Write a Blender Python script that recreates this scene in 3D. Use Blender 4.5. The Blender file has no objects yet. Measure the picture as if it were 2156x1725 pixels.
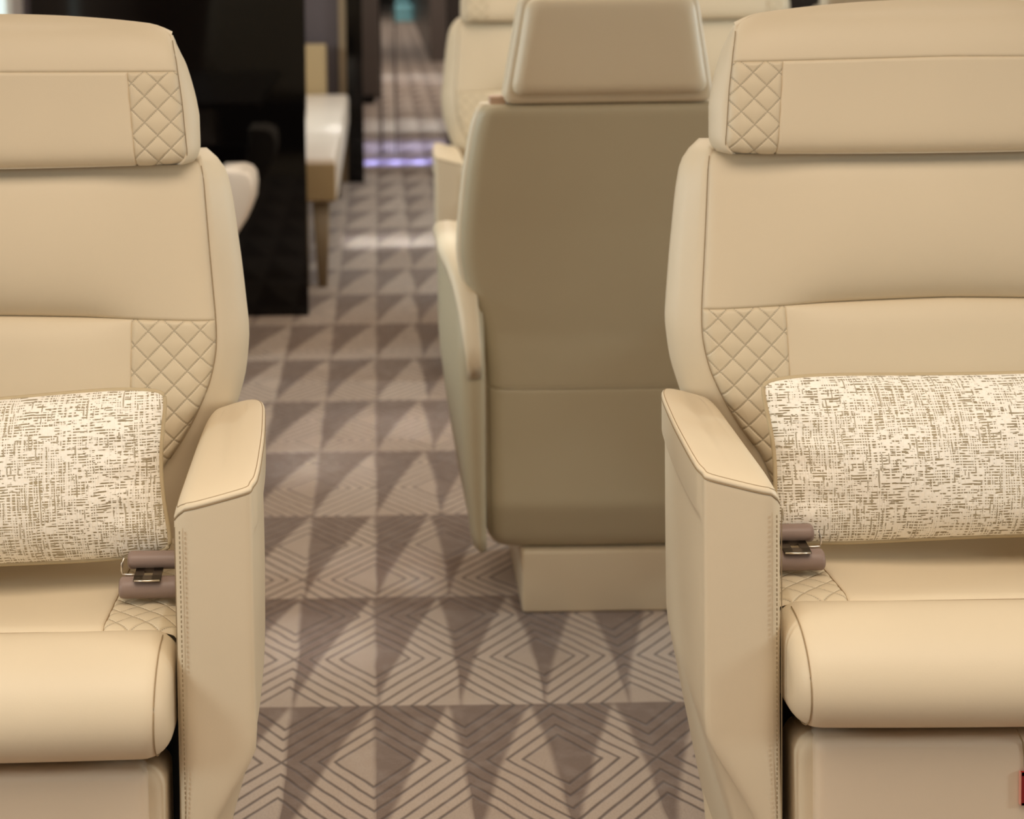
import bpy, math, random
from mathutils import Vector, Matrix
R = math.radians
random.seed(7)
S = bpy.context.scene
COL = S.collection

# ------------------------------------------------------------------ camera
PITCH, ROLL = 0.06, 0.015
cd = bpy.data.cameras.new('camera'); cam = bpy.data.objects.new('camera', cd); COL.objects.link(cam)
cd.sensor_width = 36.0; cd.sensor_fit = 'HORIZONTAL'
cd.lens = 36.0 * 3600 / 2156
fw = Vector((0, math.cos(PITCH), -math.sin(PITCH)))
r0 = Vector((1, 0, 0)); u0 = r0.cross(fw)
c_, s_ = math.cos(ROLL), math.sin(ROLL)
rr = c_ * r0 - s_ * u0; uu = c_ * u0 + s_ * r0
cam.matrix_world = Matrix(((rr.x, uu.x, -fw.x, 0), (rr.y, uu.y, -fw.y, 0), (rr.z, uu.z, -fw.z, 1.2), (0, 0, 0, 1)))
PPX, PPY = 797.0, -130 + 3600 * math.tan(PITCH)
cd.shift_x = (1078 - PPX) / 2156
cd.shift_y = -(862.5 - PPY) / 2156
cd.clip_start = 0.05
cd.dof.use_dof = True; cd.dof.focus_distance = 1.93; cd.dof.aperture_fstop = 5.2
S.camera = cam

# ------------------------------------------------------------------ world, exposure, lights
S.view_settings.view_transform = 'Standard'; S.view_settings.look = 'None'
S.view_settings.gamma = 1.0; S.view_settings.use_curve_mapping = False
S.view_settings.exposure = 0.0
w = bpy.data.worlds.new('world'); S.world = w; w.use_nodes = True
w.node_tree.nodes['Background'].inputs[0].default_value = (0.75, 0.85, 1.0, 1)
w.node_tree.nodes['Background'].inputs[1].default_value = 0.3

def area(name, loc, rot, sx, sy, power, color, spread=180):
    l = bpy.data.lights.new(name, 'AREA'); l.shape = 'RECTANGLE'; l.size = sx; l.size_y = sy
    l.energy = power; l.color = color; l.spread = R(spread)
    o = bpy.data.objects.new(name, l); COL.objects.link(o); o.location = loc; o.rotation_euler = rot
    return o
WARM = (1.0, 0.85, 0.69); NEUT = (1.0, 0.95, 0.88); COOL = (0.84, 0.97, 1.0)
area('ceiling_strip_light', (0.1, 1.0, 2.05), (0, 0, 0), 2.4, 1.1, 26, WARM, 140)
area('ceiling_strip_light', (0.3, 4.2, 2.05), (0, 0, 0), 1.6, 2.6, 26, WARM)
area('ceiling_strip_light', (0.1, 8.0, 2.05), (0, 0, 0), 0.9, 2.5, 18, NEUT)
area('ceiling_strip_light', (0.2, 13.5, 2.05), (0, 0, 0), 1.0, 5.0, 60, NEUT)
area('ceiling_strip_light', (0.2, 22.0, 2.05), (0, 0, 0), 1.0, 6.0, 70, NEUT)
area('fill_light_behind', (0.2, -1.6, 1.5), (R(78), 0, 0), 3.0, 1.0, 6, NEUT)  # unseen fill added behind the camera to lift surfaces facing it
# daylight entering through the side windows
for (x, y, p) in ((-1.68, 0.9, 6), (-1.68, 2.9, 5), (-1.68, 4.3, 6), (-1.68, 6.9, 14)):
    area('window_daylight', (x, y, 1.15), (0, R(-78), 0), 0.45, 0.32, p, COOL, 110)
for (x, y, p) in ((2.52, 0.9, 6), (2.52, 2.6, 5), (2.52, 4.2, 9), (2.52, 6.8, 10)):
    area('window_daylight', (x, y, 1.15), (0, R(78), 0), 0.45, 0.32, p, COOL, 110)
area('led_strip_light', (0.15, 9.12, 1.9), (0, 0, 0), 0.6, 0.10, 2.4, (0.28, 0.34, 1.0), 9)
area('led_strip_light', (0.15, 9.75, 1.9), (0, 0, 0), 0.6, 0.5, 2.2, (0.45, 0.52, 1.0), 20)
for (x, y, sx, sy, p) in ((.04, 6.72, .40, .22, .55), (.02, 4.16, .30, .05, .14), (-.17, 3.86, .16, .12, .14), (.04, 3.15, .24, .04, .06), (-.10, 2.86, .14, .12, .06), (.3, 10.9, .8, .7, 1.6), (.4, 14.5, .8, .9, 1.8)):
    area('carpet_band_light', (x, y, 2.05), (0, 0, 0), sx, sy, p, (0.80, 0.93, 1.0), 10)  # narrow unseen lamps added to lay cool pale bands on the carpet

# ------------------------------------------------------------------ node helper
class N:
    def __init__(s, nt, k): s.nt = nt; s.k = k
    def _m(s, op, *a):
        n = s.nt.nodes.new('ShaderNodeMath'); n.operation = op
        for i, v in enumerate((s,) + a):
            if isinstance(v, N): s.nt.links.new(v.k, n.inputs[i])
            else: n.inputs[i].default_value = v
        return N(s.nt, n.outputs[0])
    def __add__(s, o): return s._m('ADD', o)
    def __sub__(s, o): return s._m('SUBTRACT', o)
    def __mul__(s, o): return s._m('MULTIPLY', o)
    def __truediv__(s, o): return s._m('DIVIDE', o)
    def __pow__(s, o): return s._m('POWER', o)
    def __lt__(s, o): return s._m('LESS_THAN', o)
    def __gt__(s, o): return s._m('GREATER_THAN', o)
    def abs(s): return s._m('ABSOLUTE')
    def frac(s): return s._m('FRACT')
    def floor(s): return s._m('FLOOR')
    def round(s): return s._m('ROUND')
    def sin(s): return s._m('SINE')
    def max(s, o): return s._m('MAXIMUM', o)
    def min(s, o): return s._m('MINIMUM', o)
    def sstep(s, a, b, lo=0.0, hi=1.0):
        n = s.nt.nodes.new('ShaderNodeMapRange'); n.interpolation_type = 'SMOOTHSTEP'
        s.nt.links.new(s.k, n.inputs[0])
        n.inputs[1].default_value = a; n.inputs[2].default_value = b
        n.inputs[3].default_value = lo; n.inputs[4].default_value = hi
        return N(s.nt, n.outputs[0])

def srgb(r, g, b):
    f = lambda c: (c / 255 / 12.92) if c / 255 < 0.04045 else ((c / 255 + 0.055) / 1.055) ** 2.4
    return (f(r), f(g), f(b), 1)

def mat(name, color=None, rough=0.5, metal=0.0, **kw):
    m = bpy.data.materials.new(name); m.use_nodes = True
    b = m.node_tree.nodes['Principled BSDF']
    if color: b.inputs['Base Color'].default_value = color
    b.inputs['Roughness'].default_value = rough; b.inputs['Metallic'].default_value = metal
    for k, v in kw.items(): b.inputs[k.replace('_', ' ')].default_value = v
    return m, m.node_tree, b

def coords(nt, which='Object'):
    t = nt.nodes.new('ShaderNodeTexCoord'); s = nt.nodes.new('ShaderNodeSeparateXYZ')
    nt.links.new(t.outputs[which], s.inputs[0])
    return t.outputs[which], [N(nt, s.outputs[i]) for i in range(3)]

def noise(nt, vec, scale, detail=2.0, rough=0.5):
    n = nt.nodes.new('ShaderNodeTexNoise'); nt.links.new(vec, n.inputs['Vector'])
    n.inputs['Scale'].default_value = scale; n.inputs['Detail'].default_value = detail; n.inputs['Roughness'].default_value = rough
    return N(nt, n.outputs['Fac'])

def vec(nt, x, y, z):
    c = nt.nodes.new('ShaderNodeCombineXYZ')
    for i, v in enumerate((x, y, z)):
        if isinstance(v, N): nt.links.new(v.k, c.inputs[i])
        else: c.inputs[i].default_value = v
    return c.outputs[0]

def mix(nt, f, a, b):
    n = nt.nodes.new('ShaderNodeMix'); n.data_type = 'RGBA'
    if isinstance(f, N): nt.links.new(f.k, n.inputs[0])
    else: n.inputs[0].default_value = f
    for i, v in ((6, a), (7, b)):
        if isinstance(v, (tuple, list)): n.inputs[i].default_value = v
        else: nt.links.new(v, n.inputs[i])
    return n.outputs[2]

def bump(nt, b, h, strength, dist, prev=None):
    n = nt.nodes.new('ShaderNodeBump'); n.inputs['Strength'].default_value = strength; n.inputs['Distance'].default_value = dist
    nt.links.new(h.k, n.inputs['Height'])
    if prev: nt.links.new(prev, n.inputs['Normal'])
    nt.links.new(n.outputs[0], b.inputs['Normal'])
    return n.outputs[0]

LEA = srgb(216, 200, 172)
def leather(name, color, quilt=False, rough=0.48):
    m, nt, b = mat(name, color, rough)
    b.inputs['Specular IOR Level'].default_value = 0.35
    v, (x, y, z) = coords(nt)
    g = noise(nt, v, 700, 3)
    lo = noise(nt, v, 14, 2)
    p = bump(nt, b, lo, 0.10, 0.004)
    p = bump(nt, b, g, 0.10, 0.0006, p)
    col = mix(nt, noise(nt, v, 4, 2), tuple(c * 0.95 for c in color[:3]) + (1,), tuple(min(1, c * 1.05) for c in color[:3]) + (1,))
    if quilt:
        uvv, (u, vv, _) = coords(nt, 'UV')
        D = 0.0325
        a = (u + vv) / D; c = (u - vv) / D
        da = (a - a.round()).abs(); dc = (c - c.round()).abs()
        dash_a = (c * 9.0).frac() > 0.30; dash_c = (a * 9.0).frac() > 0.30
        la = (da < 0.021) * dash_a; lc = (dc < 0.021) * dash_c
        ln = la.max(lc)
        soft = da.min(dc).sstep(0.0, 0.10)
        p = bump(nt, b, soft, 0.7, 0.0012, p)
        col = mix(nt, ln * 0.8, col, tuple(c_ * 0.45 for c_ in color[:3]) + (1,))
    nt.links.new(col, b.inputs['Base Color'])
    return m
M = {}
M['leather'] = leather('cream_leather', LEA)
M['quilt'] = leather('quilted_cream_leather', srgb(212, 196, 167), True)
M['shell'] = leather('shaded_shell_leather', srgb(182, 169, 141), rough=0.5)  # seat leather darkened in colour for the shaded rear of the middle seat
M['legrest'] = leather('legrest_leather', srgb(220, 202, 177))
M['seam'], _, _ = mat('seam_thread', srgb(150, 126, 92), 0.8)
M['thread'], _, _ = mat('stitch_thread', srgb(138, 118, 88), 0.8)
M['dark_gap'], _, _ = mat('dark_underside', srgb(30, 26, 22), 0.9)
M['belt'] = leather('taupe_belt_leather', srgb(140, 120, 110), rough=0.42)
M['chrome'], _, _ = mat('brushed_metal', (0.78, 0.72, 0.63, 1), 0.28, 1.0)
M['bronze'], _, _ = mat('bronze_metal', (0.20, 0.17, 0.13, 1), 0.35, 1.0)
M['piping'], _, _ = mat('pillow_piping', srgb(186, 168, 134), 0.7)
M['red'], _, _ = mat('red_tag', srgb(190, 30, 20), 0.6)
M['darkred'], _, _ = mat('red_tag_border', srgb(128, 8, 6), 0.6)
M['pinkedge'], _, _ = mat('tag_edge', srgb(225, 160, 140), 0.6)
M['bracket'] = leather('bracket_leather', srgb(190, 160, 135))
M['black'], nt, b = mat('black_lacquer', srgb(9, 7, 7), 0.05)
b.inputs['Specular IOR Level'].default_value = 0.35
M['darkwood'], _, _ = mat('dark_veneer', srgb(44, 34, 30), 0.3)
M['greywall'], _, _ = mat('grey_mauve_panel', srgb(92, 82, 84), 0.6)
M['brownwall'], _, _ = mat('taupe_panel', srgb(98, 86, 78), 0.5)
M['trim'], _, _ = mat('beige_trim', srgb(150, 130, 102), 0.5)
M['wall'], _, _ = mat('cream_wall', srgb(216, 198, 184), 0.7)
M['ceiling'], _, _ = mat('ceiling_white', srgb(228, 220, 208), 0.7)
M['glass'], _, b = mat('clear_glass', (1, 1, 1, 1), 0.02); b.inputs['Transmission Weight'].default_value = 1.0; b.inputs['IOR'].default_value = 1.1
M['bench'] = leather('pale_bench_leather', srgb(232, 216, 198), rough=0.35)
M['bench_side'] = leather('bench_beige_shade_leather', srgb(180, 155, 115))  # shade of the bench front put into the colour; also the end armrest's beige
M['teal'], _, b = mat('teal_cloth', srgb(150, 215, 225), 0.6)
M['pane'], _, b = mat('bright_window_pane', (0.8, 0.9, 0.9, 1), 0.3)
b.inputs['Emission Color'].default_value = (0.72, 0.88, 0.85, 1); b.inputs['Emission Strength'].default_value = 0.8

def fabric():
    m, nt, b = mat('woven_pillow_fabric', None, 0.85)
    v, (x0, y0, z0) = coords(nt, 'UV')
    x = x0 + (noise(nt, v, 26, 2) - 0.5) * 0.0035
    y = y0 + (noise(nt, v, 22, 2) - 0.5) * 0.0035
    area_ = noise(nt, v, 11, 2)
    def strands(p, q, pitch, along, thr, soft, seed, w0, w1):
        """short strokes along q, one row per pitch of p"""
        rp = p / pitch; row = rp.floor()
        n = noise(nt, vec(nt, q * along, row * 7.31, seed), 1.0, 1.5, 0.6)
        wd = noise(nt, vec(nt, q * 90.0, row * 3.7, seed + 4.0), 1.0, 1)
        prof = ((rp.frac() - 0.5).abs() - (wd - 0.5) * 0.35).sstep(w0, w1, 1.0, 0.0)
        return (n + (area_ - 0.5) * 0.30).sstep(thr, thr + soft) * prof
    h1 = strands(y, x, 0.0031, 52.0, 0.445, 0.05, 1.0, 0.16, 0.28)
    h2 = strands(y, x, 0.0023, 100.0, 0.525, 0.05, 21.0, 0.12, 0.26)
    v1 = strands(x, y, 0.0040, 60.0, 0.57, 0.05, 41.0, 0.12, 0.24)
    cover = strands(x, y, 0.0027, 42.0, 0.49, 0.04, 61.0, 0.20, 0.32)
    cover2 = strands(x, y, 0.0061, 20.0, 0.50, 0.04, 81.0, 0.16, 0.24)
    f = (h1.max(h2) * (cover.max(cover2) * -0.85 + 1.0)).max(v1 * 0.8)
    tone = mix(nt, area_.sstep(0.35, 0.65), srgb(138, 122, 88), srgb(162, 146, 112))
    base = mix(nt, noise(nt, v, 300, 2), srgb(246, 236, 218), srgb(255, 252, 244))
    nt.links.new(mix(nt, f * 0.95, base, tone), b.inputs['Base Color'])
    bump(nt, b, cover * 0.6 - f, 0.55, 0.0009)
    b.inputs['Sheen Weight'].default_value = 0.2
    return m
M['fabric'] = fabric()

def carpet():
    m, nt, b = mat('patterned_carpet', None, 0.92)
    v, (X, Y, Z) = coords(nt)
    wob = noise(nt, v, 9, 2) - 0.5
    Xw = X + wob * 0.012
    PX, PY = 0.132, 0.443
    xs = (Xw + 0.018) / PX; ys = (Y + wob * 0.01 - 2.609) / PY
    t = ys.frac(); cx = xs.floor(); cy = ys.floor(); c = xs.frac()
    a = X.sstep(-0.06, 0.16, 0.96, 0.80)
    left = a * (t ** 1.15) + (t * 3.14159).sin() * -0.05 * a + (t * 0.0)
    right = (N(nt, a.k) * -1.0 + 1.0) * (t ** 2.6) * -1.0 + 1.0
    e = 0.05
    inl = (c - left).sstep(-e, e); inr = (right - c).sstep(-e, e)
    lite = inl * inr
    # random tone per cell
    wn = nt.nodes.new('ShaderNodeTexWhiteNoise'); nt.links.new(vec(nt, cx, cy, 0.0), wn.inputs['Vector'])
    rnd = N(nt, wn.outputs['Value'])
    fade = (c * 0.28 + 0.0)
    dark = mix(nt, rnd, srgb(122, 99, 84), srgb(138, 115, 99))
    light = mix(nt, rnd, srgb(186, 163, 143), srgb(204, 184, 166))
    col = mix(nt, lite, dark, light)
    # thin dark seam at each row boundary
    # lozenge line work
    p = (Xw - 0.116) / 0.137; q = (Y + wob * 0.008 - 2.607) / 0.178
    s = p + q; tt = p - q
    s1 = (s - (s / 2.0).round() * 2.0).abs(); t1 = (tt - (tt / 2.0).round() * 2.0).abs()
    d = s1.max(t1)
    lw = 0.0185
    k = None
    for ring in (1.0, 0.8, 0.6, 0.42):
        g = (d - ring).abs().sstep(lw * 0.7, lw * 1.7, 1.0, 0.0)
        k = g if k is None else k.max(g)
    col = mix(nt, k * 0.82, col, srgb(76, 57, 47))
    inner = d.sstep(0.40, 0.42, 0.10, 0.0)
    col = mix(nt, inner, col, srgb(90, 72, 60))
    fine = noise(nt, v, 380, 2, 0.7); med = noise(nt, v, 30, 3)
    col = mix(nt, fine.sstep(0.30, 0.75) * 0.28, col, srgb(92, 75, 64))
    col = mix(nt, med.sstep(0.4, 0.8) * 0.14, col, srgb(205, 190, 178))
    nt.links.new(col, b.inputs['Base Color'])
    bump(nt, b, fine - k * 0.8, 0.6, 0.002)
    b.inputs['Sheen Weight'].default_value = 0.35; b.inputs['Sheen Roughness'].default_value = 0.35
    return m
M['carpet'] = carpet()

# ------------------------------------------------------------------ mesh helpers
def tagp(o, label=None, cat=None, group=None, kind=None):
    for k, v in (('label', label), ('category', cat), ('group', group), ('kind', kind)):
        if v: o[k] = v
    return o
def empty(name, loc, rz=0):
    o = bpy.data.objects.new(name, None); COL.objects.link(o); o.location = loc; o.rotation_euler = (0, 0, rz); o.empty_display_size = 0.1
    return o
def mk(name, verts, faces, m, parent=None, uvs=None, smooth=True, loc=None):
    me = bpy.data.meshes.new(name); me.from_pydata([tuple(v) for v in verts], [], faces); me.update()
    import bmesh
    bm = bmesh.new(); bm.from_mesh(me)
    if uvs is None: bmesh.ops.recalc_face_normals(bm, faces=bm.faces)
    bm.to_mesh(me); bm.free()
    if uvs is not None:
        l = me.uv_layers.new(name='UVMap')
        for lp in me.loops: l.data[lp.index].uv = uvs[lp.vertex_index]
    for p in me.polygons: p.use_smooth = smooth
    me.materials.append(m)
    o = bpy.data.objects.new(name, me); COL.objects.link(o)
    if parent: o.parent = parent
    if loc: o.location = loc
    return o
class MB:
    def __init__(s): s.v = []; s.f = []
    def box(s, x0, x1, y0, y1, z0, z1, r=0.0):
        if r > 0:
            rings = []
            for (z, i) in rprof(z0, z1, r):
                rings.append([(x, y, z) for x, y in rrect(x0 + i, x1 - i, y0 + i, y1 - i, max(r - i, 1e-4) if i < r else 1e-4)])
            s.loft(rings); return s
        n = len(s.v)
        s.v += [(x, y, z) for z in (z0, z1) for x, y in ((x0, y0), (x1, y0), (x1, y1), (x0, y1))]
        s.f += [tuple(n + i for i in q) for q in ((3, 2, 1, 0), (4, 5, 6, 7), (0, 1, 5, 4), (1, 2, 6, 5), (2, 3, 7, 6), (3, 0, 4, 7))]
        return s
    def loft(s, rings, cap=True, closed=True):
        n0 = len(s.v); k = len(rings[0])
        for r in rings: s.v += list(r)
        for i in range(len(rings) - 1):
            for j in range(k if closed else k - 1):
                a = n0 + i * k + j; b_ = n0 + i * k + (j + 1) % k
                s.f.append((a, b_, b_ + k, a + k))
        if cap:
            s.f.append(tuple(n0 + j for j in range(k))[::-1]); s.f.append(tuple(n0 + (len(rings) - 1) * k + j for j in range(k)))
        return s
    def tube(s, pts, r, seg=8):
        pts = [Vector(p) for p in pts]; rings = []
        for i, p in enumerate(pts):
            t = (pts[min(i + 1, len(pts) - 1)] - pts[max(i - 1, 0)]).normalized()
            up = Vector((0, 0, 1)) if abs(t.z) < 0.9 else Vector((0, 1, 0))
            a = t.cross(up).normalized(); b_ = t.cross(a)
            rings.append([tuple(p + a * r * math.cos(2 * math.pi * j / seg) + b_ * r * math.sin(2 * math.pi * j / seg)) for j in range(seg)])
        return s.loft(rings)
    def build(s, name, m, parent=None, smooth=True, loc=None): return mk(name, s.v, s.f, m, parent, None, smooth, loc)
def rprof(z0, z1, r, n=5):
    out = []
    for i in range(n + 1):
        a = math.pi / 2 * i / n; out.append((z0 + r - r * math.cos(a), r - r * math.sin(a)))
    for i in range(n + 1):
        a = math.pi / 2 * i / n; out.append((z1 - r + r * math.sin(a), r - r * math.cos(a)))
    return out
def rrect(x0, x1, y0, y1, r, n=5):
    pts = []
    for cx, cy, a0 in ((x1 - r, y0 + r, -90), (x1 - r, y1 - r, 0), (x0 + r, y1 - r, 90), (x0 + r, y0 + r, 180)):
        for i in range(n + 1):
            a = R(a0 + 90 * i / n); pts.append((cx + r * math.cos(a), cy + r * math.sin(a)))
    return pts
def lerp_tab(tab, z):
    if z <= tab[0][0]: return tab[0][1]
    for (a, va), (b_, vb) in zip(tab, tab[1:]):
        if z <= b_:
            t = (z - a) / (b_ - a); return va + (vb - va) * t
    return tab[-1][1]
def smooth_tab(tab, n=3, step=0.004):
    """resample a (z, value) table densely and blur it, so that outlines curve"""
    z0, z1 = tab[0][0], tab[-1][0]; m_ = max(8, int((z1 - z0) / step)); zs = [z0 + (z1 - z0) * i / m_ for i in range(m_ + 1)]
    vs = [lerp_tab(tab, z) for z in zs]
    for _ in range(n):
        vs = [vs[0]] + [(vs[i - 1] + 2 * vs[i] + vs[i + 1]) / 4 for i in range(1, m_)] + [vs[-1]]
    return list(zip(zs, vs))
def blur_poly(p, n):
    for _ in range(n):
        p = [tuple((p[i - 1][k] + 2 * p[i][k] + p[(i + 1) % len(p)][k]) / 4 for k in range(len(p[0]))) for i in range(len(p))]
    return p
def resample(p, d):
    out = []
    for i in range(len(p)):
        a = Vector(p[i]); b_ = Vector(p[(i + 1) % len(p)]); k = max(1, int(round((b_ - a).length / d)))
        for j in range(k): out.append(tuple(a.lerp(b_, j / k)))
    return out
def offset(p, d):
    """inset a closed CCW 2D polygon by d"""
    out = []
    for i in range(len(p)):
        a = Vector(p[i - 1]); b_ = Vector(p[(i + 1) % len(p)]); t = (b_ - a)
        if t.length < 1e-9: out.append(p[i]); continue
        t.normalize(); n = Vector((-t.y, t.x)); out.append((p[i][0] + n.x * d, p[i][1] + n.y * d))
    return out
def inset(p, d):
    """shrink a convex outline by d about its middle"""
    xs_ = [q[0] for q in p]; ys_ = [q[1] for q in p]; cx = (min(xs_) + max(xs_)) / 2; cy = (min(ys_) + max(ys_)) / 2
    fx = 1 - d / ((max(xs_) - min(xs_)) / 2); fy_ = 1 - d / ((max(ys_) - min(ys_)) / 2)
    return [(cx + (x - cx) * fx, cy + (y - cy) * fy_) for x, y in p]
def subdiv(p, n):
    out = []
    for i in range(len(p)):
        a = Vector(p[i]); b_ = Vector(p[(i + 1) % len(p)])
        for j in range(n): out.append(tuple(a.lerp(b_, j / n)))
    return out
def params(n, edge=0.0, k=3):
    """parameter list denser at both ends"""
    ts = [i / n for i in range(n + 1)]
    if edge > 0:
        ex = [edge * q for q in (0.12, 0.3, 0.6, 1.0)]
        ts = sorted(set([0.0] + ex + [1 - e for e in ex] + [1.0] + [t for t in ts if edge < t < 1 - edge]))
    return ts
def patch(name, m, parent, xl, xr, zl, zh, fy, nu, nv, dip=0.0022, dipw=0.0035, sides='lrbt', flip=False, puff=0.0):
    """cloth panel over x in [xl(z),xr(z)], z in [zl(x),zh(x)]; fy(x,z) gives the depth; edges sink into their seams"""
    verts = []; uvs = []; 
    wid = abs(xr(0.5) - xl(0.5)) if True else 0
    us = params(nu, min(0.2, dipw * 1.3 / max(0.02, wid)))
    hgt = abs(zh(0) - zl(0)); vs = params(nv, min(0.2, dipw * 1.3 / max(0.02, hgt)))
    for v in vs:
        for u in us:
            z = None; x = 0.0
            zc = zl(0.5) * (1 - v) + zh(0.5) * v if False else None
            # fixed point: x depends on z and z depends on x
            z = zl(0) * (1 - v) + zh(0) * v
            for _ in range(3):
                x = xl(z) * (1 - u) + xr(z) * u
                z = zl(x) * (1 - v) + zh(x) * v
            y = fy(x, z)
            w_ = abs(xr(z) - xl(z)); h_ = abs(zh(x) - zl(x))
            ds = []
            if 'l' in sides: ds.append(u * w_)
            if 'r' in sides: ds.append((1 - u) * w_)
            if 'b' in sides: ds.append(v * h_)
            if 't' in sides: ds.append((1 - v) * h_)
            d = min(ds) if ds else 1
            e = max(0.0, 1 - d / dipw)
            y += dip * e * e * (-1 if flip else 1)
            if puff:
                D = 0.0325; a = math.pi * (x + z) / D; c = math.pi * (x - z) / D
                y -= puff * (min(1, abs(math.sin(a) * math.sin(c))) ** 0.55) * min(1, d / 0.004)
            verts.append((x, y, z)); uvs.append((x, z))
    k = len(us); faces = []
    for j in range(len(vs) - 1):
        for i in range(k - 1):
            q = (j * k + i, j * k + i + 1, (j + 1) * k + i + 1, (j + 1) * k + i)
            faces.append(q[::-1] if flip else q)
    return mk(name, verts, faces, m, parent, uvs)
def copy_tree(o, parent=None):
    c = o.copy(); COL.objects.link(c); c.parent = parent
    for ch in [x for x in list(COL.objects) if x.parent == o]: copy_tree(ch, c)
    return c

# ------------------------------------------------------------------ the room
def struct(name, mb, m, smooth=False): return tagp(mb.build(name, m, None, smooth), kind='structure')
struct('floor', MB().box(-1.8, 2.65, -3, 32, -0.05, 0), M['carpet'])
struct('ceiling', MB().box(-1.8, 2.65, -3, 32, 2.15, 2.2), M['ceiling'])
struct('wall_back', MB().box(-1.8, 2.65, -3.05, -3, 0, 2.15), M['wall'])
struct('wall_front', MB().box(-1.8, 2.65, 32, 32.05, 0, 2.15), M['brownwall'])
def side_wall(name, x0, x1, wins):
    mb = MB(); y = -3
    for (a, b_) in wins:
        mb.box(x0, x1, y, a, 0, 2.15); mb.box(x0, x1, a, b_, 0, 0.72); mb.box(x0, x1, a, b_, 1.25, 2.15); y = b_
    mb.box(x0, x1, y, 32, 0, 2.15)
    struct(name, mb, M['wall'])
WL = [(0.7, 1.1), (2.7, 3.1), (4.1, 4.5), (7.70, 8.16)]
WR = [(0.7, 1.1), (2.4, 2.8), (4.0, 4.4), (6.6, 7.0)]
side_wall('wall_left', -1.8, -1.75, WL)
side_wall('wall_right', 2.6, 2.65, WR)
k = 0
for xs, ws in ((-1.79, WL), (2.63, WR)):
    for (a, b_) in ws:
        k += 1; struct('window_%d' % k, MB().box(xs, xs + 0.01, a, b_, 0.72, 1.25), M['pane'])

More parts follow.
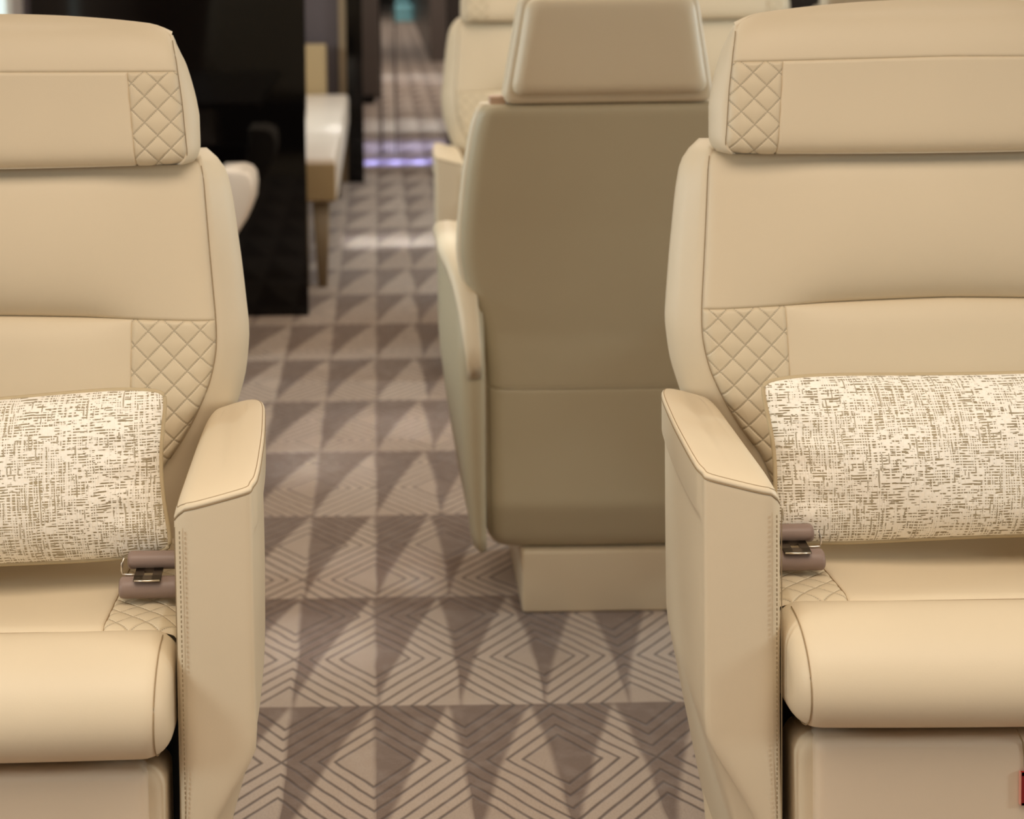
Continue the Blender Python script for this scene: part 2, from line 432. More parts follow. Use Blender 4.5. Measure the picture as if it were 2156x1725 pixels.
# ------------------------------------------------------------------ the wide lounge seat
def make_seat(name, ex=0.0, detail=1.0, belts=True, tag=True):
    root = empty(name, (0, 0, 0))
    # (z, half width)
    face = smooth_tab([(.44, .222), (.50, .226), (.55, .244), (.58, .268), (.61, .285), (.65, .303), (.69, .311), (.726, .310), (.80, .303), (.87, .297), (.905, .294), (.921, .289)], 14)
    outer = smooth_tab([(.42, .275), (.50, .292), (.56, .314), (.61, .333), (.65, .345), (.70, .350), (.78, .341), (.86, .330), (.895, .323), (.914, .312), (.926, .294)], 10)
    fh = lambda z: lerp_tab(face, z) + ex
    oh = lambda z: lerp_tab(outer, z) + ex
    def seamz(x):
        s = max(0.0, (abs(x) - ex * 0.8) / 0.31); return 0.735 - 0.010 * min(1, s) ** 1.3
    def plane(z): return -0.075 + (z - 0.45) * 0.20
    def fy(x, z):
        s = abs(x) / (0.30 + ex); y = plane(z)
        ctr = max(0.0, 1 - s * s)
        # roll of the upper cushion into the lumbar seam, fading towards the wings
        sz = seamz(x); wing = 1 / (1 + math.exp((abs(x) - ex - 0.185) / 0.018))
        if z >= sz:
            d = (z - sz)
            y += wing * 0.020 * math.exp(-d / 0.022) - 0.014 * ctr * math.sin(min(1, d / 0.19) * math.pi) ** 0.8
            y -= 0.010 * wing
        else:
            d = (sz - z)
            y -= wing * (0.018 * (1 - math.exp(-d / 0.012)) - 0.010 * 0) * 0.7 + 0.012 * ctr * math.sin(min(1, d / 0.3) * math.pi)
            y += wing * 0.003
        # edges roll back towards the gusset, the top rolls away under the headrest
        e = max(0.0, fh(z) - abs(x)); y += 0.010 * math.exp(-e / 0.010)
        y += 0.014 * math.exp(-(0.921 - z) / 0.010)
        return y
    n = detail
    bk = empty('backrest', (0, 0, 0)); bpy.data.objects.remove(bk)
    # carcass of the backrest: gusset and rear shell
    zs = [.42 + (0.926 - .42) * i / 44 for i in range(45)]
    def outl(h, grow=0.0): 
        return [(h(z) + grow, z) for z in zs] + [(-(h(z) + grow), z) for z in reversed(zs)]
    def ring(h, dy, grow=0.0, ztop=0.0, scale=1.0):
        out = []
        for x, z in outl(h, grow):
            t = max(0.0, (z - 0.88) / 0.046)
            zz = z + ztop * t
            out.append((x, plane(z) + dy + 0.006 * t, zz))
        return out
    fhe = lambda z: fh(min(z, .921))
    body = MB(); body.loft([ring(lambda z: fhe(z) - 0.02, .020, 0, -.006), ring(fhe, .0125, -.0012, -.004), ring(fhe, .0130, .0022, -.001),
        ring(lambda z: .72 * fhe(z) + .28 * oh(z), .022, 0, 0.001), ring(lambda z: .35 * fhe(z) + .65 * oh(z), .038, 0, .003),
        ring(oh, .058, 0, .004), ring(oh, .080, -.002, .003), ring(oh, .100, -.014, -.002), ring(oh, .112, -.035, -.012), ring(oh, .114, -.08, -.03)])
    shell = body.build('back_shell', M['leather'], root)
    bh = patch('backrest', M['leather'], root, lambda z: -fh(z), lambda z: fh(z), seamz, lambda x: .921, fy, int(60 * n), int(36 * n))
    qx = lambda z: 0.207 + ex + (0.0 if z > .5 else 0)
    lum = patch('lumbar_panel', M['leather'], root, lambda z: -qx(z), lambda z: qx(z), lambda x: .44, seamz, fy, int(50 * n), int(36 * n))
    for sgn in (-1, 1):
        a = (lambda z: -fh(z)) if sgn < 0 else (lambda z: qx(z)); c = (lambda z: -qx(z)) if sgn < 0 else (lambda z: fh(z))
        patch('quilted_panel', M['quilt'], root, a, c, lambda x: .44, seamz, fy, int(40 * n), int(96 * n), puff=0.0022)
    # headrest
    hr = smooth_tab([(.918, .268), (.924, .275), (.935, .278), (1.0, .272), (1.05, .265), (1.08, .258)], 3, .002)
    hh = lambda z: lerp_tab(hr, min(z, 1.08)) + ex
    def htop(x):
        s = min(1.0, abs(x) / (0.262 + ex)); return 1.112 - 0.020 * s ** 2.2 - 0.009 * max(0, (s - .86) / .14) ** 2
    hplane = lambda z: -0.016 + (z - 0.92) * 0.14 + 0.024 * max(0.0, (min(z, 1.092) - 1.035) / .07) ** 2
    def hfy(x, z):
        s = abs(x) / (0.27 + ex); y = hplane(z) - 0.010 * max(0.0, 1 - s * s)
        y += 0.008 * math.exp(-max(0, hh(z) - abs(x)) / 0.008)
        y += 0.016 * math.exp(-max(0, z - 0.921) / 0.009)
        y += 0.016 * math.exp(-max(0, htop(x) - z) / 0.008)
        return y
    hbot = lambda x: 0.9215 - 0.002 * math.cos(x * 5)
    hs = lambda x: 1.041 - 0.004 * min(1.0, abs(x) / .27)
    q2 = lambda z: 0.206 + ex + (1.04 - z) * 0.085
    head = patch('headrest', M['leather'], root, lambda z: -hh(z), lambda z: hh(z), hs, htop, hfy, int(56 * n), int(20 * n), sides='lrb')
    patch('headrest_panel', M['leather'], root, lambda z: -q2(z), lambda z: q2(z), hbot, hs, hfy, int(50 * n), int(26 * n), sides='lrt')
    for sgn in (-1, 1):
        a = (lambda z: -hh(z)) if sgn < 0 else q2; c = (lambda z: -q2(z)) if sgn < 0 else (lambda z: hh(z))
        patch('headrest_quilt', M['quilt'], root, a, c, hbot, hs, hfy, int(26 * n), int(46 * n), sides='lrt', puff=0.0022)
    def hring(dy, gx, gz=0.0, flare=0.0):
        out = []; K = 26; zt = htop(.262 + ex)
        def side(sg, i):
            f = i / K; z = .921 + (zt - .921) * f; w4 = 1 - .85 * f ** 4
            return (sg * (hh(z) + gx * (w4 if gx > 0 else 1) + flare * w4 * (1 - .6 * abs(2 * f - .7))), hplane(z) + dy, z + gz * f ** 5)
        for i in range(K + 1): out.append(side(1, i))
        M_ = 30; x1 = hh(1.08) + (gx if gx < 0 else .0)
        for i in range(1, M_):
            x = x1 * (1 - 2 * i / M_); out.append((x, hplane(1.09) + dy, htop(x) + gz))
        for i in range(K + 1): out.append(side(-1, K - i))
        return out
    hb = MB(); hb.loft([hring(.022, -.012, -.012), hring(.012, -.001, -.0025), hring(.0135, .0014, -.0005), hring(.026, .004, -.0025, .005), hring(.044, .007, -.010, .009), hring(.064, .006, -.020, .009), hring(.080, .001, -.032, .005), hring(.090, -.014, -.046), hring(.092, -.05, -.07)])
    hb.build('headrest_shell', M['leather'], root)
    # seams around the faces (thread lines)
    def line(nm, pts): MB().tube(pts, 0.0005, 6).build(nm, M['seam'], root)
    for sg in (-1, 1):
        line('backrest_seam', [(sg * (fh(z) + .0012), fy(sg * fh(z), z) + .0008, z) for z in [.56 + .36 * i / 50 for i in range(51)]])
        line('headrest_seam', [(sg * (hh(z) + .001), hfy(sg * hh(z), z) + .0008, z) for z in [.925 + .15 * i / 30 for i in range(31)]])
    # seat cushion : nose, rear top, quilted corners
    W = 0.297 + ex
    nose = [(-.340, .4885), (-.352, .4905), (-.375, .491), (-.400, .486), (-.424, .474), (-.442, .456), (-.451, .434), (-.450, .412), (-.440, .393), (-.422, .381), (-.395, .377), (-.30, .377), (-.20, .377), (-.05, .377), (-.05, .44), (-.15, .45), (-.28, .455), (-.338, .484)]
    nose = blur_poly(resample(nose, .008), 6)
    rings = []
    rr_ = 0.030
    xsn = []
    for i in range(9):
        a = math.pi / 2 * i / 8; xsn.append((-(W) + rr_ * (1 - math.sin(a)) * 0 + rr_ * (1 - math.cos(math.pi / 2 - a)) , rr_ * (1 - math.sin(a))))
    # rounded ends: x from -W to -W+rr, inset from rr to 0
    prof_l = [(-W + rr_ * (1 - math.cos(math.pi / 2 * i / 8)), rr_ * (1 - math.sin(math.pi / 2 * i / 8)) * 0.9) for i in range(9)]
    prof_r = [(-a, b_) for a, b_ in reversed(prof_l)]
    mid = [(-W + rr_ + (2 * W - 2 * rr_) * i / 20, 0.0) for i in range(1, 20)]
    area2 = sum(nose[i - 1][0] * nose[i][1] - nose[i][0] * nose[i - 1][1] for i in range(len(nose)))
    if area2 < 0: nose = nose[::-1]
    def bulge(x): return 0.006 * (1 - (x / W) ** 2)
    for x, ins in prof_l + mid + prof_r:
        rings.append([(x, y - bulge(x), z) for y, z in offset(nose, ins)])
    cu = MB(); cu.loft(rings); cush = cu.build('seat_cushion', M['leather'], root)
    def cz(x, y):
        t = (y + .34) / .28; s = abs(x) / W
        return .489 - .011 * t - .006 * math.sin(min(1, max(0, t)) * math.pi) * (1 - s * s) - .006 * math.exp(-abs(y + .341) / .006) - .008 * max(0, s - .93) / .07
    def top_patch(nm, m_, x0, x1, nu, nv, puff=0):
        vs_, uv, fs = [], [], []
        U = params(nu, .03 if puff == 0 else .06); V = params(nv, .03)
        for v in V:
            y = -.341 + .30 * v
            for u in U:
                x = x0 + (x1 - x0) * u; z = cz(x, y)
                d = min(u, 1 - u) * abs(x1 - x0); e = max(0, 1 - d / .0035); z -= .0022 * e * e
                if puff:
                    D = .0325; z += puff * (abs(math.sin(math.pi * (x + y) / D) * math.sin(math.pi * (x - y) / D)) ** .55)
                vs_.append((x, y, z)); uv.append((x, y))
        K = len(U)
        for j in range(len(V) - 1):
            for i in range(K - 1): fs.append((j * K + i, j * K + i + 1, (j + 1) * K + i + 1, (j + 1) * K + i))
        return mk(nm, vs_, fs, m_, root, uv)
    top_patch('cushion_top', M['leather'], -.216 - ex, .216 + ex, 40, 24)
    top_patch('quilted_corner', M['quilt'], -W + .003, -.216 - ex, 30, 80, .0018)
    top_patch('quilted_corner', M['quilt'], .216 + ex, W - .003, 30, 80, .0018)
    for sg in (-1, 1):
        MB().tube([(sg * (.216 + ex), -.341 + .29 * i / 20, cz(.216 + ex, -.341 + .29 * i / 20) - .0006) for i in range(21)], .0008, 6).build('cushion_seam', M['seam'], root)
        o2 = offset(nose, .0027)
        i0 = min(range(len(o2)), key=lambda i: (o2[i][0] + .36) ** 2 + (o2[i][1] - .49) ** 2)
        seq = [o2[(i0 + j) % len(o2)] for j in range(len(o2))]
        if seq[3][0] > seq[0][0]: seq = [seq[0]] + seq[1:][::-1]
        L_ = [p for p in seq if p[0] < -.36]
        MB().tube([(sg * (W - .0145), p[0] - bulge(W) , p[1]) for p in L_[:int(len(L_) * .97)]], .0007, 6).build('cushion_seam', M['seam'], root)
    MB().tube([(x, -.3425, cz(x, -.3425) - .0002) for x in [-W + .012 + (2 * W - .024) * i / 30 for i in range(31)]], .0009, 6).build('cushion_seam', M['seam'], root)
    # leg rest under the cushion
    def fblock(nm, m_, half, z0, z1, yf, yb, r, rc):
        pts = rrect(-half, half, z0, z1, rc, 6)
        rg = []
        for i in range(7):
            a = math.pi / 2 * i / 6; rg.append([(x, yf + r * (1 - math.sin(a)), z) for x, z in inset(pts, r * (1 - math.cos(a)))])
        rg = rg[::-1]; rg = [[(x, yf, z) for x, z in inset(pts, r + .01)]] + rg
        rg.append([(x, yb, z) for x, z in pts])
        return MB().loft(rg).build(nm, m_, root)
    fblock('leg_rest', M['legrest'], W - .028, .085, .364, -.412, -.36, .010, .012)
    fblock('leg_rest_side', M['leather'], W - .010, .080, .360, -.398, -.34, .012, .020)
    MB().box(-W + .02, W - .02, -.34, .05, .12, .372).build('seat_frame', M['dark_gap'], root, False)
    MB().box(-.24 - ex, .24 + ex, -.30, .02, 0.0, .125, .01).build('plinth', M['leather'], root)
    if tag:
        tg = MB().box(-.056, .004, -.4165, -.4125, .2865, .321).build('pull_tag', M['red'], root, False); tg['label'] = 'red fabric pull tag'
        t2 = MB(); 
        t2.box(-.0562, -.0525, -.4175, -.4160, .2863, .3212).box(-.056, .004, -.4175, -.4160, .3180, .3212).box(-.056, .004, -.4175, -.4160, .2863, .2890).box(.0005, .0042, -.4175, -.4160, .2863, .3212)
        t2.build('tag_border', M['darkred'], tg, False)
        MB().box(-.0574, -.0562, -.4170, -.4125, .2863, .3216).build('tag_edge', M['pinkedge'], tg, False)
        MB().tube([(-.060, -.4125, .3655), (-.058, -.4130, .362), (-.0535, -.4130, .352), (-.0515, -.4130, .335), (-.051, -.4130, .322)], .0009, 6).build('leg_rest_notch', M['seam'], root)
    # arms
    for sg in (-1, 1):
        arm = empty('armrest', (0, 0, 0)); bpy.data.objects.remove(arm)
        # (x, y) plan of the arm top, and how it changes going down
        def plan(z, ins=0.0):
            dn = max(0.0, (0.365 - z)) ; t = min(1.0, dn / .28)
            out_f = .3815 - .108 * (1 - (1 - min(1, dn / .30)) ** 1.7) * (1 - math.exp(-dn / .03))          # outer front corner
            out_r = .364 - .05 * t
            flr = 0.004 * math.sin(max(0, min(1, (z - .36) / .28)) * math.pi)
            rear = .005 - .13 * min(1, max(0, (.50 - z) / .4)) ** 1.5
            f0 = -.402
            mid_x = .3845 + flr - .08 * t
            rc = .0045 * min(1.0, max(0.0, (.592 - z) / .010)) if z < .598 else 0.0
            P = [(.2985, f0 + .0), (out_f, f0 + .004), (out_f + .001, -.386), (mid_x - rc, -.374), (mid_x - rc + .001, -.34), (mid_x - .002 - rc, -.22), (out_r + .012 - rc, -.08), (out_r - .012, rear), (.333, rear + .006), (.305, rear - .03), (.2955, -.12), (.297, -.30)]
            P = [(x + ex, y) for x, y in P]
            Q = blur_poly(subdiv(P, 7), 4)
            return inset(Q, ins)
        zb = 0.03
        def topz(x, y): # the pad falls a little towards the inside and dips at its front
            t = (x - ex - .30) / .09
            f_ = max(0.0, (-y - .33) / .07)
            r_ = max(0.0, (y + .10) / .11)
            return .6205 + .022 * t - .004 * f_ ** 2 - .020 * max(0.0, 1 - max(0.0, x - ex - .297) / .017) ** 2 - .016 * r_ ** 2
        rings = []
        zz = [zb + (.56 - zb) * i / 26 for i in range(27)] + [.572, .578, .582, .586, .590, .593]
        for z in zz: rings.append([(x, y, z) for x, y in plan(z)])
        for dz, ins in ((-.0125, 0), (-.0080, .0), (-.0060, .0002), (-.0055, .0010)):
            rings.append([(x, y, topz(x, y) + dz) for x, y in plan(.60, ins)])
        rings = [[(sg * x, y, z) for x, y, z in r_] for r_ in rings]
        body = MB().loft(rings).build('armrest', M['leather'], root)
        pad = []
        for dz, ins in ((-.0056, .0010), (-.0050, .0001), (-.0025, .0000), (-.0006, .0014), (.0005, .0040), (.0012, .0090), (.0017, .016), (.0020, .026)):
            pad.append([(sg * x, y, topz(x, y) + dz) for x, y in plan(.60, ins)])
        pd = MB().loft(pad).build('arm_pad', M['leather'], body)
        for dz, ins in ((-.0056, -.0001), (.0002, .0036)):
            r_ = [(sg * x, y, topz(x, y) + dz) for x, y in plan(.60, ins)]; MB().tube(r_ + [r_[0]], .00055, 5).build('arm_seam', M['seam'], body)
        # vertical seam and its stitches at the inner front edge
        vs_ = MB(); edge = ex + .3025
        vs_.tube([(sg * edge, -.4015, z) for z in [.04 + (.598 - .04) * i / 30 for i in range(31)]], .0006, 5)
        x_ = ex + .3075; z = .05
        while z < .592:
            yy = -.4022
            vs_.box(min(sg * x_ - .0005, sg * x_ + .0005), max(sg * x_ - .0005, sg * x_ + .0005), yy - .0004, yy + .001, z, z + .0028); z += .0052
        vs_.build('arm_stitching', M['thread'], body, False)
    # belts
    if belts:
        for sg in (-1, 1):
            def roll(y, z, r, x0, x1, flat=1.0, tilt=0.0):
                rings = []
                prof = [(0, .3), (.0, .75), (.0015, .93), (.004, 1.0)]
                xs_ = [(x0 + a, s) for a, s in prof] + [(x0 + (x1 - x0) * i / 8, 1.0) for i in range(1, 9)]
                for x, s in xs_:
                    rings.append([(sg * x, y + r * s * 1.05 * math.cos(2 * math.pi * j / 20) + tilt * (x - x0), z + r * s * flat * math.sin(2 * math.pi * j / 20) + tilt * -.5 * (x - x0)) for j in range(20)])
                return MB().loft(rings)
            b1 = roll(-.265, .503, .0125, .223, .292, .95).build('seat_belt', M['belt'], root); b1['label'] = 'taupe leather belt sleeve'
            b2 = roll(-.243, .526, .0105, .230, .292, .95, .04).build('seat_belt', M['belt'], root); b2['label'] = 'taupe leather belt sleeve'
            pl = MB()
            y0, y1 = -.2785, -.250; z0, z1 = .5155, .5185
            ax, bx_ = .240, .270
            zf = lambda y: z0 + (z1 - z0) * (y - y0) / (y1 - y0)
            def bar(xa, xb, ya, yb):
                n = len(pl.v)
                pl.v += [(sg * x, y, zf(y) + d) for d in (-.0012, .0012) for x, y in ((xa, ya), (xb, ya), (xb, yb), (xa, yb))]
                pl.f += [tuple(n + i for i in q) for q in ((3, 2, 1, 0), (4, 5, 6, 7), (0, 1, 5, 4), (1, 2, 6, 5), (2, 3, 7, 6), (3, 0, 4, 7))]
            bar(ax, bx_, y0, y0 + .010); bar(ax, bx_, y1 - .008, y1); bar(ax, ax + .010, y0, y1); bar(bx_ - .010, bx_, y0, y1)
            pl.build('belt_tongue', M['bronze'], b1, False)
            hk = MB().tube([(sg * .241, -.2795, .5158), (sg * .255, -.2800, .5156), (sg * .2695, -.2795, .5158)], .0011, 8)
            hk.build('tongue_edge', M['chrome'], b1); hk = MB(); hk.tube([(sg * .2265, -.255, .533), (sg * .2250, -.258, .527), (sg * .2245, -.260, .520), (sg * .2262, -.261, .5165), (sg * .232, -.2615, .5160), (sg * .241, -.2620, .5162)], .0013, 8)
            hk.build('belt_hook', M['chrome'], b2)
    return root

seatR = make_seat('lounge_seat')
seatR.location = (.715, 2.15, 0)
seatL = copy_tree(seatR); seatL.location = (-.52, 2.128, 0)
for st_, dz_ in ((seatR, -.008), (seatL, -.020)):
    for o in [x for x in COL.objects if x.parent == st_ and x.name.split('.')[0] in ('seat_cushion', 'cushion_top', 'quilted_corner', 'cushion_seam', 'seat_belt', 'leg_rest', 'leg_rest_side')]:
        o.location.z = dz_
for o in [x for x in COL.objects if x.parent == seatL and x.name.split('.')[0] in ('pull_tag', 'leg_rest_notch')]:
    for ch in [c for c in COL.objects if c.parent == o]: bpy.data.objects.remove(ch)
    bpy.data.objects.remove(o)
G1 = 'cream lounge seats facing the camera'
tagp(seatR, 'large cream leather lounge seat on the right, with a red pull tag below its cushion', 'seat', G1)
tagp(seatL, 'large cream leather lounge seat at the left edge, facing the camera, quilted side panels', 'seat', G1)
seatD = make_seat('double_seat', .19, .5, False, False); seatD.location = (.72, 4.95, 0); seatD.scale = (1, 1, 1.035)
for o in [x for x in COL.objects if x.parent == seatD and x.name.startswith('armrest')]: o.location.z = -.045
tagp(seatD, 'blurred cream wide seat facing the camera far beyond the seat turned backwards', 'seat', G1)
seatC = make_seat('lounge_seat', .06, .5, False, False); seatC.location = (1.965, 6.2, 0)
tagp(seatC, 'most distant cream seat, only its headrest showing above the right lounge seat', 'seat', G1)

# ------------------------------------------------------------------ pillows
def make_pillow(w_, h_, t_):
    root = None; nu, nv = 72, 40
    def outl(u, v):
        # sides pull in between the corners
        x = u * w_ * (1 - .058 * (1 - abs(v) ** 2.0) ); z = v * h_ * (1 - .085 * (1 - abs(u) ** 1.8))
        c = (abs(u) ** 6) * (abs(v) ** 6); x -= math.copysign(c * .012, u); z -= math.copysign(c * .012, v)
        return x, z
    vs_, uv, fs = [], [], []
    for sd in (-1, 1):
        for j in range(nv + 1):
            for i in range(nu + 1):
                u = -1 + 2 * i / nu; v = -1 + 2 * j / nv
                u = math.copysign(1 - (1 - abs(u)) ** 1.25, u); v = math.copysign(1 - (1 - abs(v)) ** 1.25, v)
                x, z = outl(u, v)
                b_ = max(0, (1 - abs(u) ** 2.6)) ** .55 * max(0, (1 - abs(v) ** 2.2)) ** .60
                cr = .0022 * math.sin(x * 34 + z * 21) + .0016 * math.sin(z * 60 - x * 11)
                cr += .003 * math.exp(-((abs(u) - .86) / .10) ** 2) * math.sin(v * 17)
                vs_.append((x, sd * (b_ * t_ + cr * b_), z)); uv.append((x + (.9 if sd > 0 else 0), z))
        off = 0 if sd < 0 else (nu + 1) * (nv + 1)
        for j in range(nv):
            for i in range(nu):
                a = off + j * (nu + 1) + i; q = (a, a + 1, a + nu + 2, a + nu + 1); fs.append(q if sd < 0 else q[::-1])
    root = mk('pillow', vs_, fs, M['fabric'], None, uv)
    loop = []
    for i in range(60): loop.append(outl(-1 + 2 * i / 60, -1))
    for i in range(36): loop.append(outl(1, -1 + 2 * i / 36))
    for i in range(60): loop.append(outl(1 - 2 * i / 60, 1))
    for i in range(36): loop.append(outl(-1, 1 - 2 * i / 36))
    loop = blur_poly(loop, 2)
    pts = [(x, 0, z) for x, z in loop]; MB().tube(pts + [pts[0]], .0031, 10).build('piping', M['piping'], root)
    return root
p1 = make_pillow(.284, .0995, .058)
p1.location = (.722, 1.958, .590); p1.rotation_euler = (R(-17), R(-.6), 0)
tagp(p1, 'cream cross-hatched lumbar pillow on the right lounge seat', 'pillow', 'woven lumbar pillows')
p2 = copy_tree(p1); p2.location = (-.526, 1.940, .577); p2.rotation_euler = (R(-17), R(-3.0), 0)
tagp(p2, 'cream cross-hatched lumbar pillow on the left lounge seat', 'pillow', 'woven lumbar pillows')

# ------------------------------------------------------------------ the seat turned away from the camera
def make_back_seat():
    root = empty('passenger_seat', (0, 0, 0))
    face = smooth_tab([(.116, .192), (.134, .203), (.20, .205), (.42, .206), (.47, .210), (.52, .219), (.56, .232), (.60, .246), (.645, .253), (.70, .251), (.80, .241), (.87, .229), (.905, .220), (.914, .212)], 10)
    fh = lambda z: lerp_tab(face, z)
    yt = smooth_tab([(.116, .030), (.130, .014), (.20, -.010), (.225, -.007), (.30, .000), (.405, .006), (.50, .004), (.70, -.030), (.914, -.075)], 6)
    pl = lambda z: lerp_tab(yt, z)
    rd = .026
    def fy(x, z):
        e = fh(z) - abs(x); y = pl(z) + .010 * (abs(x) / .25) ** 2
        if e < rd: y += rd - math.sqrt(max(0, rd * rd - (rd - e) ** 2))
        et = .914 - z
        if et < .016: y += .016 - math.sqrt(max(0, .016 ** 2 - (.016 - et) ** 2))
        return y
    sz = lambda x: .405
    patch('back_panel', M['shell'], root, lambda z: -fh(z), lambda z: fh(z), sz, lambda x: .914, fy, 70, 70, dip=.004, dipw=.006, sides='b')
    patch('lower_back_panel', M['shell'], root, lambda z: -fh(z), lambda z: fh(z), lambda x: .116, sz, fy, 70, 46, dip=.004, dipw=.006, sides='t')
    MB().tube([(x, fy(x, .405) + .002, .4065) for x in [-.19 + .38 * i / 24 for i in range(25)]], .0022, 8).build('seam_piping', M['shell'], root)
    zs = [.116 + .798 * i / 60 for i in range(61)]
    def ring(dy, g):
        return [(fh(z) + g, pl(z) + rd + dy, z) for z in zs] + [(-(fh(z) + g), pl(z) + rd + dy, z) for z in reversed(zs)]
    MB().loft([ring(-.004, -.02), ring(-.001, -.001), ring(.004, .003), ring(.022, .005), ring(.044, .002), ring(.055, -.012)]).build('backrest', M['leather'], root)
    # headrest
    def hblock(nm, m_, hb, ht, z0, z1, y0, y1, rc, r, both=True):
        base = [(-hb, z0), (hb, z0), (ht, z1), (-ht, z1)]
        # rounded corners
        P = []
        for i in range(4):
            p = Vector(base[i]); a = (Vector(base[i - 1]) - p).normalized(); b_ = (Vector(base[(i + 1) % 4]) - p).normalized()
            s = p + a * rc; e = p + b_ * rc
            for k_ in range(9):
                t = k_ / 8; P.append(tuple(s * (1 - t) ** 2 + p * 2 * t * (1 - t) + e * t * t))
        P = resample(P, .012)
        lean = lambda z: -(z - .918) * .12
        rg = [[(x, y0 + lean(z), z) for x, z in inset(P, r + .02)]]
        for i in range(7):
            a = math.pi / 2 * i / 6; rg.append([(x, y0 + r * (1 - math.sin(a)) + lean(z), z) for x, z in inset(P, r * (1 - math.cos(a)))][::1])
        rg = [rg[0]] + rg[1:][::-1]
        if both:
            for i in range(7):
                a = math.pi / 2 * i / 6; rg.append([(x, y1 - r * (1 - math.cos(a)) + lean(z), z) for x, z in inset(P, r * (1 - math.sin(a)))][::1])
            rg[8:] = rg[8:][::-1]; rg.append([(x, y1 + lean(z), z) for x, z in inset(P, r + .02)])
        else: rg.append([(x, y1 + lean(z), z) for x, z in P])
        return MB().loft(rg).build(nm, m_, root)
    hblock('headrest', M['leather'], 0.180, .148, .9155, 1.102, -.075, .000, .022, .012)
    hblock('headrest_back', M['leather'], .1665, .139, .9310, 1.098, -.100, -.066, .024, .022, False)
    MB().box(-.200, -.172, -.048, -.010, .905, .927, .003).build('headrest_bracket', M['bracket'], root)
    # arms : the pad runs level and drops down behind, beside the shell
    for sg in (-1, 1):
        def sect(zt, y, xo, xi):
            return
        path = [(-.050, .470, .0), (-.047, .500, .0), (-.030, .540, .2), (-.005, .575, .5), (.03, .605, .8), (.09, .628, 1.0), (.17, .640, 1.0), (.30, .642, .9), (.42, .636, .75), (.45, .630, .7)]
        xin = lambda y: .218 + .012 * min(1, max(0, (y + .05) / .2))
        xout = lambda y: .244 + .040 * min(1, max(0, (y + .05) / .22)) ** .7
        rings = []
        for y, zt, q in path:
            a, c = xin(y), xout(y); pts = rrect(a, c, 0, 1, .0001, 1)
            th = .030
            cr = [(a + .002, -th), (c - .001, -th), (c + .001, -th * .5), (c - .002, -.008), (c - .008, -.001), ((a + c) / 2, .002), (a + .006, -.001), (a + .001, -.006)]
            rings.append([(sg * x, y - (0.012 if q < .1 and dz > -.02 else 0), zt + dz) for x, dz in cr])
        pad = MB().loft(rings)
        side = []
        for z in [.125, .15, .20, .28, .36, .44, .50, .55, .59, .612]:
            t = max(0, min(1, (z - .125) / .3))
            yb = -.045 + (.10 * max(0, (z - .47) / .14) ** 1.3 if z > .47 else 0) + .02 * (1 - t)
            yf = .42 - .12 * (1 - t) ** 1.6
            xo = .228 + .050 * t ** .8; xo_b = .221 + .026 * t ** .6
            P = [(.212, yb + .01), (.222, yb), (xo_b + .004, yb + .006), (xo_b + .012, yb + .035), (xo, yb + .12), (xo + .004, (yb + yf) / 2), (xo, yf - .02), (xo - .008, yf), (.222, yf), (.213, yf - .02)]
            P = blur_poly(resample(P, .02), 1) if False else P
            side.append([(sg * x, y, z) for x, y in P])
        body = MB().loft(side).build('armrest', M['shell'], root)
        pad.build('arm_pad', M['leather'], body)
    MB().box(-.20, .20, .02, .45, .36, .47, .03).build('seat_cushion', M['leather'], root)
    MB().box(-.14, .14, .07, .38, .10, .38).build('seat_frame', M['dark_gap'], root, False)
    MB().box(-.148, .205, .012, .34, 0, .112, .006).build('plinth', M['leather'], root)
    return root
seatM = make_back_seat(); seatM.location = (.388, 2.955, 0)
tagp(seatM, 'cream leather seat turned backwards in the middle, plain back shell and headrest seen from behind', 'seat')

# ------------------------------------------------------------------ left background
cab = empty('partition_cabinet', (-.668, 5.40, 0))
MB().box(-.432, .432, 0, .10, 0, 2.15).build('cabinet_body', M['black'], cab, False)
tagp(cab, 'tall glossy black lacquered partition cabinet beyond the left lounge seat', 'cabinet')

tb = empty('side_table', (-.82, 3.7, 0))
MB().box(-.38, .375, -.75, .80, .575, .60, .006).build('tabletop', M['darkwood'], tb)
MB().box(-.25, -.15, -.35, .35, 0, .58).build('pedestal', M['black'], tb, False)
tagp(tb, 'dark veneered table behind the left lounge seat, mirrored in the black partition', 'table')

ch = empty('cream_chair', (-.665, 4.87, 0))
def taper_block(x0, x1, y0, y1, prof, r):
    rg = []
    for z, ix in prof: rg.append([(x, y, z) for x, y in rrect(x0, x1 - ix, y0, y1, r)])
    return MB().loft(rg)
taper_block(.213, .309, -.10, .10, [(.335, .080), (.345, .066), (.38, .046), (.42, .020), (.46, .004), (.50, .0), (.53, .004), (.545, .016), (.552, .035)], .012).build('armrest', M['bench'], ch)
MB().box(-.25, .16, -.12, .12, .30, .42, .02).build('seat', M['bench'], ch)
MB().box(-.24, .205, .06, .12, .28, .50, .01).build('frame', M['black'], ch)
MB().box(-.10, .10, -.08, .08, 0, .30, .01).build('pedestal', M['black'], ch)
tagp(ch, 'small cream chair peeking out beside the left lounge seat against the black partition', 'chair')

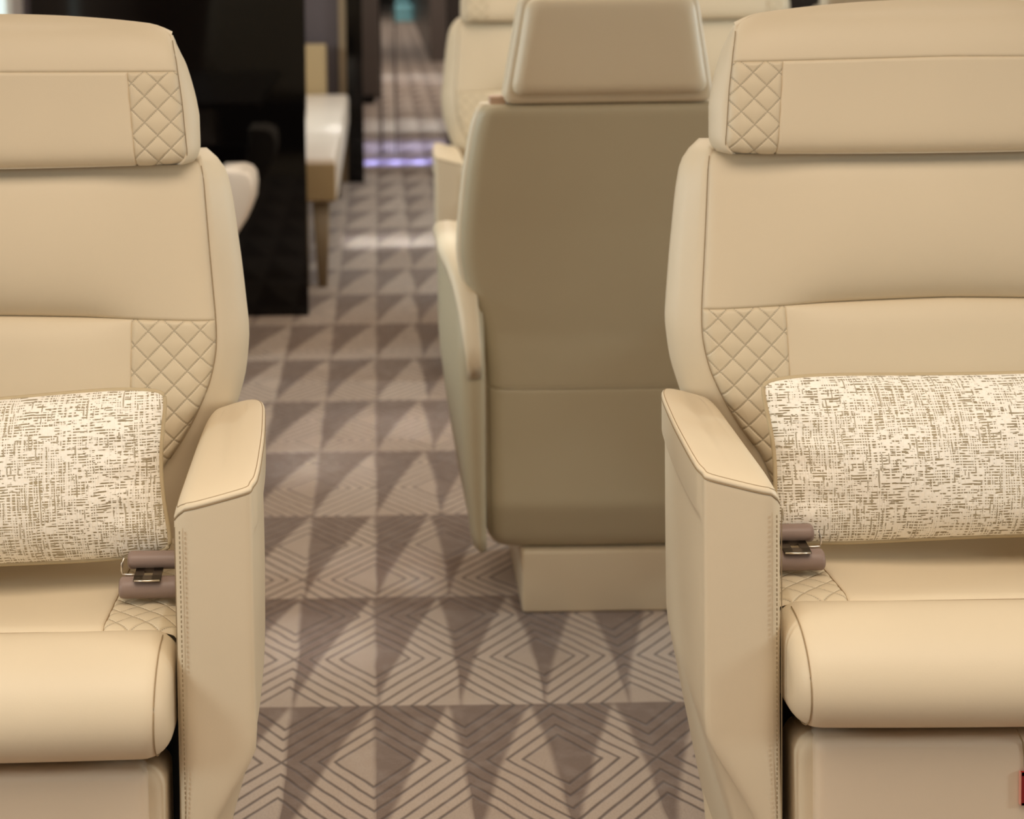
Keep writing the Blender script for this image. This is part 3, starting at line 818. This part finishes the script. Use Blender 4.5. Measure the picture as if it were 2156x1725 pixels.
bn = empty('divan_bench', (-.42, 5.8, 0))
MB().box(-.38, .272, 0, 2.42, .30, .452, .022).build('cushion', M['bench'], bn)
MB().box(-.375, .267, -.004, .03, .305, .435, .008).build('front_shade_panel', M['bench_side'], bn)  # thin sheet over the cushion front, its shade carried by the darker colour
for lx, ly in ((.215, .06), (.215, 2.1), (-.33, .06), (-.33, 2.1)):
    rg = [[(x, y, z) for x, y in rrect(lx - a, lx + a, ly - a, ly + a, .006)] for z, a in ((0, .016), (.302, .030))]
    MB().loft(rg).build('leg', M['trim'], bn)
MB().box(-.38, .165, 2.44, 2.56, .30, .69, .012).build('end_armrest', M['bench_side'], bn)
tagp(bn, 'pale leather bench on slim legs beyond the black partition', 'bench')

struct('wall_1', MB().box(-1.8, -.195, 8.42, 8.48, 0, 2.15), M['greywall'])
struct('trim_1', MB().box(-.195, -.158, 8.38, 8.48, 0, 2.15), M['trim'])
struct('wall_2', MB().box(-.158, -.080, 8.36, 8.50, 0, 2.15), M['black'])
struct('wall_3', MB().box(.335, 2.6, 8.40, 8.46, 0, 2.15), M['darkwood'])
struct('wall_4', MB().box(-1.8, .005, 12.4, 12.46, 0.03, 2.15), M['brownwall'])
struct('baseboard_1', MB().box(-1.8, -.03, 12.37, 12.40, 0, .06), M['black'])
struct('wall_5', MB().box(.50, 2.6, 16.5, 16.6, 0, 2.15), M['brownwall'])
struct('wall_6', MB().box(.50, .56, 16.6, 30, 0, 2.15), M['darkwood'])
gd = empty('glass_door', (.05, 9.42, 0))
MB().box(-.046, -.036, 0, .02, 0, 2.1).build('post', M['black'], gd, False)
MB().box(.036, .044, 0, .02, 0, 2.1).build('post', M['black'], gd, False)
MB().box(-.036, .036, .006, .012, .02, 2.1).build('pane', M['glass'], gd, False)
tagp(gd, 'narrow glass panel between two thin black posts at the far end of the aisle', 'door')
tl = empty('teal_bundle', (.36, 24.5, 0))
MB().box(-.14, .14, 0, .2, .06, .26, .05).build('cloth', M['teal'], tl)
MB().box(-.12, .10, .02, .2, .28, .55, .05).build('cloth', M['teal'], tl)
MB().box(-.14, .14, 0, .2, 0, .08, .02).build('base', M['teal'], tl)
tagp(tl, 'tiny pale teal bundle on the carpet at the far end of the corridor', 'bag')
